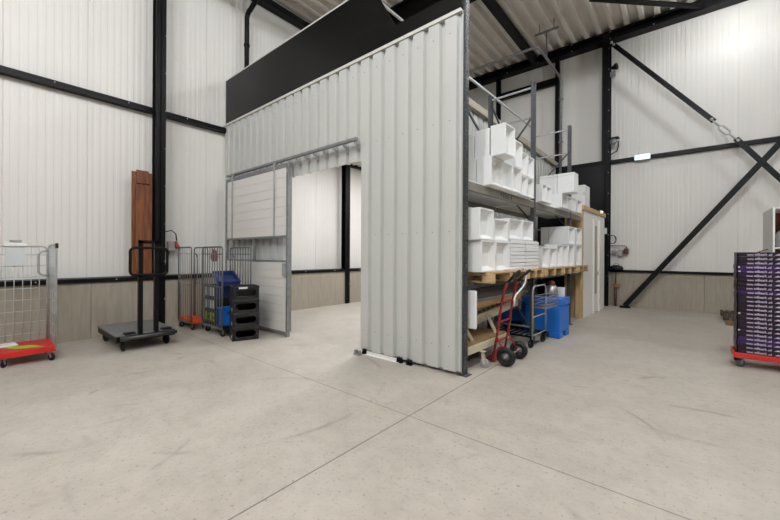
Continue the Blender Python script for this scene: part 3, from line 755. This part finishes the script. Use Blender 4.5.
# black stacking crates in front
def black_crate(i, pos):
    t = thing('black_crate', '%s black plastic crate of the stack of four beside the sliding door' % pos, 'crate', (-6.052+random.uniform(-.006, .006), 3.178, i*.236), -.32, 'stack of black crates')
    W, Dp, H, th = .40, .43, .234, .016
    b = MB().box(-W/2, W/2, -Dp/2, Dp/2, 0, .02)
    # front (+x) with an arched grip opening
    N_ = 10; hw, z0, z1 = .165, .06, .175
    b.box(W/2-th, W/2, -Dp/2, -hw, .02, H).box(W/2-th, W/2, hw, Dp/2, .02, H).box(W/2-th, W/2, -hw, hw, .02, z0).box(W/2-th, W/2, -hw, hw, z1, H)
    b.box(W/2-th, W/2, -hw, -hw+.03, z0, z0+.025).box(W/2-th, W/2, hw-.03, hw, z0, z0+.025).box(W/2-th, W/2, -hw, -hw+.02, z1-.02, z1).box(W/2-th, W/2, hw-.02, hw, z1-.02, z1)
    b.box(-W/2, -W/2+th, -Dp/2, Dp/2, .02, H).box(-W/2, W/2, -Dp/2, -Dp/2+th, .02, H).box(-W/2, W/2, Dp/2-th, Dp/2, .02, H)
    b.box(-W/2-.008, W/2+.008, -Dp/2-.008, -Dp/2, H-.035, H-.006).box(-W/2-.008, W/2+.008, Dp/2, Dp/2+.008, H-.035, H-.006).box(W/2, W/2+.008, -Dp/2, Dp/2, H-.035, H-.006)
    b.build('crate_body', blackp, t, bevel=.004)
    q = MB().box(W/2-.07, W/2-.02, -Dp/2-.0105, -Dp/2-.008, .05, .10)
    if i == 3: q = MB().box(W/2+.008, W/2+.011, -.12, .02, .19, .222)
    q.build('paper_label', labm, t)
for i, pos in enumerate(('lowest', 'second lowest', 'second highest', 'topmost')): black_crate(i, pos)

# ------------------------------------------------------------------ platform trolley
tl = thing('platform_trolley', 'black platform trolley with grey deck and tall tubular handle by the left wall', 'trolley', (-7.06, 1.83, 0))
MB().box(-.61, .55, -.41, .40, .245, .27).build('deck', deckgrey, tl, bevel=.004)
MB().box(-.60, -.55, -.40, .39, .16, .245).box(.50, .56, -.40, .39, .16, .245).box(-.55, .5, -.40, -.35, .16, .245).box(-.55, .5, .34, .39, .16, .245).box(-.55, .5, -.05, .05, .2, .245).build('chassis', blackst, tl)
MB().tube([(.59, -.36, .215), (.59, .40, .215)], .032, 10).build('bumper_bar', mat('dark_steel', (70, 70, 72), .4, metal=.5), tl)
MB().box(.44, .57, -.30, -.16, .27, .285).box(.44, .57, .2, .34, .27, .285).build('fixing_plates', blackst, tl)
for yv in (-.10, .115): MB().box(.52, .575, yv-.03, yv+.03, .2, 1.70).build('handle_upright', blackst, tl)
MB().box(.52, .575, -.13, .145, 1.66, 1.71).build('top_bar', blackst, tl)
b = MB().tube(rrect((.595, -.245, 1.17), (0, 1, 0), (0, 0, 1), .50, .42, .06), .02, 10, closed=True); b.build('handle_loop', blackst, tl)
for x, yv in ((.42, -.30), (.42, .32), (-.5, -.3), (-.5, .3)): castor(tl, x, yv, .075, rubber, blackst, random.uniform(0, 6), top=.2)

# brown boards leaning behind the column
bb = thing('brown_board', 'brown veneered board leaning on the left wall behind the black column', 'board', (-8.02, 2.18, 1.065))
MB().box(-.12, -.10, -.17, .17, 0, 2.02).build('back_board', brown, bb)
MB().box(-.10, -.075, -.11, .16, 0, 1.76).build('front_board', brown, bb)
MB().box(-.10, -.07, -.10, .10, 1.80, 2.05).box(-.10, -.06, .105, .15, 1.6, 1.98).build('top_board', brown, bb)
# socket with red plug
so = thing('wall_socket', 'grey socket box with a red plug hanging beside the left black column', 'socket', (-8.28, 2.74, 1.66))
MB().box(-.05, .06, -.07, .05, -.10, .10).build('socket_box', greyp, so, bevel=.01)
MB().lathe((.02, .09, .04), (.2, .3, -.9), [(.035, -.06), (.04, 0), (.04, .04), (.048, .05), (.044, .09)], 14).build('plug', redsock, so)
MB().tube([(0, -.1, .30), (.03, 0, .33), (.03, .08, .26), (.02, .1, .12)], .012, 6).tube([(0, -.03, -.1), (0, -.08, -.3), (.0, -.12, -.6)], .01, 6).build('cable', rubber, so)

# door floor stop and guides
ds = thing('door_stop', 'small grey steel door stop on the floor at the opening', 'door stop', (-3.77, 3.76, 0)); MB().box(-.06, .06, -.03, .03, 0, .012).build('foot_plate', galvd, ds); [MB().box(a, a+.03, -.02, .02, .012, .07).build('lug', galvd, ds) for a in (-.05, .02)]
for i, (x, lab) in enumerate(((-3.72, 'dark roller guide under the sheet wall at the door opening'), (-3.05, 'dark roller guide under the sheet wall, left of the nearby pair'), (-2.88, 'dark roller guide under the sheet wall, right of the nearby pair'))):
    t = thing('floor_guide', lab, 'guide', (x, 3.895, 0), 0, 'roller guides under the sheet wall'); MB().box(-.045, .045, -.05, -.0, 0, .02).build('base_plate', blackst, t); MB().cyl((-.02, -.03, .02), (-.02, -.03, .075), .025, 10).cyl((.025, -.03, .02), (.025, -.03, .075), .02, 10).build('rollers', blackst, t)
fs_ = MB().box(-.32, .32, -.02, .006, 0, .045).box(-.32, .32, -.05, -.02, 0, .008).build('sill_strip', white, None, (-3.37, 3.88, 0), 0); tag(fs_, 'loose white strip lying along the foot of the sheet wall', 'strip')

# ------------------------------------------------------------------ under the rack: wheeled work table
wt = thing('conveyor_table', 'cream wheeled conveyor table with a sheet metal top under the near rack bay', 'conveyor', RO, -RA)
MB().box(-.08, -.02, .10, 1.35, .22, .31).box(-.72, -.66, .10, 1.35, .22, .31).box(-.66, -.08, .10, .16, .22, .31).box(-.66, -.08, 1.29, 1.35, .22, .31).build('lower_frame', cream, wt, bevel=.004)
MB().box(-.68, -.06, .14, 1.31, .31, .335).build('lower_shelf', mat('dusty_plywood', (148, 122, 86), .7, var=.25, scale=4), wt)
MB().bar((-.30, .5, .52), (-.30, 2.3, .68), .05, .13).bar((-.75, .5, .52), (-.75, 2.3, .68), .05, .13).build('upper_frame', cream, wt)
b = MB()
for i in range(12): b.cyl((-.73, .55+i*.15, .59+i*.013), (-.32, .55+i*.15, .59+i*.013), .025, 8)
b.build('rollers', galvd, wt)
for s, t2 in ((.30, .42), (1.0, 1.12)):
    for u in (-.14, -.62): MB().bar((u, s+.12, .335), (u-.08, s, .56+.06*(s > .5)), .03, .045).build('leg', cream, wt)
MB().box(-.85, -.10, .26, 2.0, .78, .86).build('wooden_board', mat('side_board', (182, 146, 102), .6, var=.2, scale=4, stretch=(4, .6, 4)), wt)
MB().box(-.42, -.36, .5, 1.9, .60, .78).box(-.80, -.74, .5, 1.9, .60, .78).build('board_support', cream, wt)
b = MB().box(-.9, -.10, .24, 2.35, .865, .90).prism([(-.9, .90), (-.15, .90), (-.30, .99), (-.9, 1.02)], 'y', .26, 2.4)
b.build('metal_tray', mat('sheet_metal', (150, 151, 150), .38, metal=.25, var=.2, scale=5), wt)
MB().box(-.09, .075, .12, .155, .56, 1.05).build('side_guard', whitep, wt, bevel=.025); MB().box(-.3, -.08, .13, .15, .80, .86).build('guard_bracket', cream, wt)
MB().box(-.62, -.27, 2.42, 2.45, .52, 1.0).build('end_guard', greyp, wt, bevel=.03)
for u, s in ((.01, .43), (-.69, .40), (-.05, 1.2), (-.69, 1.2)): castor(wt, u, s, .066, mat('grey_wheel', (150, 154, 156), .5), cream, PI if s < .8 else .6, top=.22)

# hand truck
ht = thing('hand_truck', 'red hand truck with black pneumatic tyres standing against the near rack bay', 'hand truck', (-1.95, 4.9, 0))
for yv in (-.19, .21):
    P = [(-.10, yv, .08), (-.03, yv, .5), (.02, yv, .85), (.06, yv, 1.05), (.11, yv, 1.14)]
    MB().tube(P, .016, 10).build('frame_rail', redd, ht)
    MB().tube([(.10, yv, 1.13), (.18, yv, 1.22), (.27, yv, 1.30)], .0205, 10).build('handle_grip', rubber, ht)
    MB().tube([(-.05, yv*.95, .36), (.10, yv*1.0, .14)], .012, 8).build('axle_stay', redd, ht)
for z, x in ((.30, -.062), (.58, -.018), (.86, .022)): MB().tube([(x, -.19, z), (x, .21, z)], .014, 8).build('cross_bar', redd, ht)
MB().box(-.115, -.09, -.2, .22, .02, .16).box(-.26, -.09, -.12, .14, .012, .022).build('toe_plate', redd, ht, bevel=.004)
MB().cyl((.10, -.30, .13), (.10, .32, .13), .012, 10).build('axle', mat('brass_axle', (176, 160, 120), .4, metal=.6), ht)
for y0 in (-.27, .20):
    t = MB(); rr = .13; P = []
    for i in range(28): a = 2*PI*i/28; P.append((.10+math.cos(a)*.092, y0+.035, .13+math.sin(a)*.092))
    t.tube(P, .038, 10, closed=True); w = t.build('tyre', rubber, ht)
    MB().lathe((.10, y0+.0, .13), (0, 1, 0), [(.02, -.005), (.03, 0), (.03, .012), (.06, .018), (.062, .055), (.03, .06), (.02, .075)], 18).build('rim', mat('rim_grey', (120, 122, 124), .4, metal=.5), w)
hs = MB().tube([rk(.80, .10, 1.30), rk(1.0, .20, 1.318), rk(1.12, .24, 1.335), rk(1.22, .24, 1.31), rk(1.30, .24, 1.25), rk(1.33, .24, 1.19), rk(1.29, .24, 1.10), rk(1.20, .24, 1.04), rk(1.06, .24, .985), rk(.93, .25, .95), rk(.88, .25, .90), rk(.88, .25, .80)], .0125, 8).build('white_hose', whitep)
tag(hs, 'white hose looping down from the pallet over the red hand truck', 'hose')

# grey cart
ct = thing('picking_cart', 'grey tubular cart with a wire basket in front of the blue crate', 'cart', rk(2.18, .14), -RA)
MB().tube([(0, -.31, .14), (0, -.31, .90)]+arc((0, -.21, .90), (0, -1, 0), (0, 0, 1), .10, 0, PI/2, 5)[1:]+arc((0, .21, .90), (0, 0, 1), (0, 1, 0), .10, 0, PI/2, 5)+[(0, .31, .14)], .0125, 10).build('handle_frame', galv, ct)
for zc in (.50, .20): MB().tube([(0, -.31, zc), (0, .31, zc)], .011, 8).build('cross_bar', galv, ct)
b = MB()
for z in (.66, .72, .78, .84):
    b.tube(rrect((.012, -.29, z), (1, 0, 0), (0, 1, 0), .2, .6, .03), .005 if z < .84 else .008, 6, closed=True)
for i in range(11): b.tube([(.212, -.27+i*.055, .66), (.212, -.27+i*.055, .84)], .003, 4); b.tube([(.012, -.27+i*.055, .66), (.212, -.27+i*.055, .66)], .003, 4)
b.build('basket', galvd, ct)
b = MB().box(-.75, .02, -.30, -.27, .16, .19).box(-.75, .02, .27, .30, .16, .19)
for i in range(8): b.box(-.75+i*.1, -.72+i*.1, -.28, .28, .17, .185)
b.build('base_grid', blackst, ct)
for x, yv in ((-.02, -.28), (-.02, .28), (-.68, -.27), (-.68, .27)): castor(ct, x, yv, .062, rubber, blackst, 1.2, top=.165)

# blue insulated crates
def blue_bin(label, s0, s1, a0, a1, h, m_):
    t = thing('insulated_crate', label, 'crate', rk((s0+s1)/2, (a0+a1)/2), -RA, 'blue insulated crates under the rack'); x, y = (a1-a0)/2, (s1-s0)/2
    b = MB().box(-x, x, -y, y, .11, h*.80)
    for sx in (-1, 1):
        for sy in (-1, 1):
            ax, bx = sorted((sx*x, sx*(x-.2))); ay, by = sorted((sy*y, sy*(y-.2))); b.box(ax, bx, ay, by, 0, .11)
    b.build('crate_body', m_, t, bevel=.015)
    MB().box(-x-.01, x+.01, -y-.01, y+.01, h*.81, h).build('lid', m_, t, bevel=.02)
    MB().box(-.1, .1, -y-.016, -y-.006, h*.74, h*.86).build('latch', m_, t, bevel=.004)
    return t
blue_bin('bright blue insulated crate with lid at the aisle edge under the rack', 2.84, 3.42, -.36, .27, .72, bluep)
blue_bin('dark blue crate in the shade behind the bright blue insulated crate', 3.4, 4.1, -1.08, -.42, .56, bluep)
cn = thing('steel_pot', 'round steel pot with a dark red lid standing on the blue insulated crate', 'pot', rk(3.1, .04, .722), -RA)
MB().lathe((0, 0, 0), (0, 0, 1), [(.07, 0), (.115, .04), (.12, .11), (.10, .19), (.07, .22)], 20).build('pot_body', mat('dull_steel', (170, 168, 168), .35, metal=.6), cn)
MB().lathe((0, 0, .22), (0, 0, 1), [(.065, 0), (.07, .03), (.05, .07), (.02, .09)], 16).build('pot_lid', mat('wine_red', (96, 34, 36), .5), cn)
MB().tube(arc((0, 0, .1), (0, 1, 0), (0, 0, 1), .15, 0, PI), .006, 6).build('bail_handle', wired, cn)
for i, (s, lab) in enumerate(((3.28, 'small white carton on the blue crate, next to the steel pot'), (3.36, 'small white carton on the blue crate, farther from the steel pot'))):
    t = MB().box(-.06, .06, -.035, .035, 0, .17).build('white_carton', whitep, None, rk(s, .14, .722), -RA, bevel=.006); tag(t, lab, 'carton', 'white cartons on the blue crate')

# ------------------------------------------------------------------ right: purple trays on a red dolly
PU = Vector((.545, 6.73, 0))
dy = thing('red_dolly', 'red wheeled dolly under the stack of purple trays', 'dolly', PU+Vector((.30, .2, 0)))
MB().box(-.33, .33, -.23, .23, .13, .165).box(-.33, .33, -.23, -.205, .165, .20).box(-.33, .33, .205, .23, .165, .20).box(-.33, -.305, -.205, .205, .165, .20).box(.305, .33, -.205, .205, .165, .20).build('dolly_frame', red, dy, bevel=.006)
for x, yv in ((-.24, -.15), (.24, -.15), (-.24, .15), (.24, .15)): castor(dy, x, yv, .052, mat('dark_wheel', (70, 72, 74), .5), galvd, .4, top=.13)
def text_curve(txt, size):
    c = bpy.data.curves.new('lettering', 'FONT'); c.body = txt; c.size = size; c.offset = .0013; c.resolution_u = 2; c.space_character = 1.0; c.materials.append(letter)
    o = bpy.data.objects.new('tmp', c); COL.objects.link(o)
    bpy.context.view_layer.update(); dg = bpy.context.evaluated_depsgraph_get()
    me = bpy.data.meshes.new_from_object(o.evaluated_get(dg)); bpy.data.objects.remove(o); me.materials.clear(); me.materials.append(letter)
    return me
tme = text_curve('www.', .046); tme2 = text_curve('wilbeerk', .056); tme3 = text_curve('.nl', .046)
def width(me): return max(v.co.x for v in me.vertices)-min(v.co.x for v in me.vertices)
NT = 24; TH = 1.362/NT
ords = ['lowest', 'second', 'third', 'fourth', 'fifth', 'sixth', 'seventh', 'eighth', 'ninth', 'tenth', 'eleventh', 'twelfth', 'thirteenth', 'fourteenth', 'fifteenth', 'sixteenth', 'seventeenth', 'eighteenth', 'nineteenth', 'twentieth', 'twenty-first', 'twenty-second', 'twenty-third', 'topmost']
for i in range(NT):
    z = .20+i*TH-.035+.0; dxr = random.uniform(-.006, .006)
    lab = ('%s purple tray of the stack on the red dolly' % ords[i]) if i in (0, NT-1) else '%s purple tray from the bottom of the stack on the red dolly' % ords[i]
    t = thing('stacking_tray', lab, 'tray', PU+Vector((.30+dxr, .2, .2+i*TH if True else z)), 0, 'purple trays stacked on the dolly')
    W, Dp, H = .60, .40, TH-.0012
    b = MB().box(-W/2, W/2, -Dp/2, -Dp/2+.012, 0, H).box(-W/2, W/2, Dp/2-.012, Dp/2, 0, H).box(-W/2, -W/2+.012, -Dp/2, Dp/2, 0, H).box(W/2-.012, W/2, -Dp/2, Dp/2, 0, H).box(-W/2, W/2, -Dp/2, Dp/2, 0, .006)
    b.build('tray_body', purple2 if i in (2, 3, 14, 19, 20) else purple, t)
    L = MB()
    x = -.205
    for me, tw in ((tme, .066), (tme2, .118), (tme3, .036)):
        sc = tw/width(me); x0 = min(v.co.x for v in me.vertices)
        L.add([((v.co.x-x0)*sc+x, -Dp/2-.0015, .010+v.co.y*.82) for v in me.vertices], [tuple(p.vertices) for p in me.polygons]); x += tw+.006
    # arrow-like emblem at the right of the wording and small marks at the left
    L.add([(.05, -Dp/2-.0015, .012), (.12, -Dp/2-.0015, .012), (.085, -Dp/2-.0015, .034)], [(0, 1, 2)])
    L.add([(.14, -Dp/2-.0015, .016), (.19, -Dp/2-.0015, .016), (.19, -Dp/2-.0015, .026), (.14, -Dp/2-.0015, .026)], [(0, 1, 2, 3)])
    if i in (5, 9, 19, 20):
        L.add([(-.285, -Dp/2-.0015, .015), (-.265, -Dp/2-.0015, .015), (-.265, -Dp/2-.0015, .033), (-.285, -Dp/2-.0015, .033)], [(0, 1, 2, 3)])
    L.build('lettering', letter, t)
st = MB().bar((0, 0, .002), (.10, .02, .045), .008, .012).build('strap_end', blackp, None, PU+Vector((.20, .05, .2+NT*TH-.004))); tag(st, 'dark strap end sticking up from the top purple tray', 'strap')

# slatted black pallet behind the trays
gp = thing('slatted_pallet', 'low black slatted pallet on the floor behind the purple trays', 'pallet', (.70, 10.65, 0))
b = MB()
for i in range(11): b.box(i*.095, i*.095+.05, 0, 1.75, .11, .14)
b.build('slats', blackp, gp)
for yv in (0, .84, 1.67): MB().box(.0, 1.0, yv, yv+.08, .05, .11).box(0, .1, yv, yv+.08, 0, .05).box(.45, .55, yv, yv+.08, 0, .05).box(.9, 1.0, yv, yv+.08, 0, .05).build('bearer', mat('dark_wood', (120, 92, 62), .7), gp)
# tall white cabinet
cb = thing('white_cabinet', 'tall white open cabinet with a brown inside behind the purple trays', 'cabinet', (.965, 7.4, 0))
MB().box(0, .022, 0, .84, .04, 2.19).build('side_panel', white, cb); MB().box(.78, .80, 0, .84, .04, 2.19).build('side_panel', white, cb)
MB().box(0, .80, 0, .84, 2.19, 2.21).build('top_panel', white, cb); MB().box(.022, .78, .82, .838, .04, 2.19).build('back_panel', brown, cb)
MB().box(.022, .78, .02, .82, 1.62, 1.64).build('shelf', white, cb); MB().box(.022, .78, .02, .82, .04, .07).build('shelf', white, cb)
for x, yv in ((.08, .1), (.72, .1), (.08, .74), (.72, .74)): MB().cyl((x, yv, 0), (x, yv, .04), .025, 10).build('foot', blackst, cb)
for i, (x, z, lab) in enumerate(((.13, 1.64, 'crumpled silver foil parcel on the white cabinet shelf, lower and nearer'), (.20, 1.64, 'crumpled silver foil parcel on the white cabinet shelf, pushed behind the other'))):
    t = MB().lathe((0, 0, 0), (0, 0, 1), [(.07, 0), (.10, .04), (.095, .16), (.07, .22+.05*i), (.03, .25+.05*i)], 9).build('foil_parcel', foil, None, (.965+x, 7.4+.12+.3*i, z)); tag(t, lab, 'parcel', 'foil parcels in the cabinet')
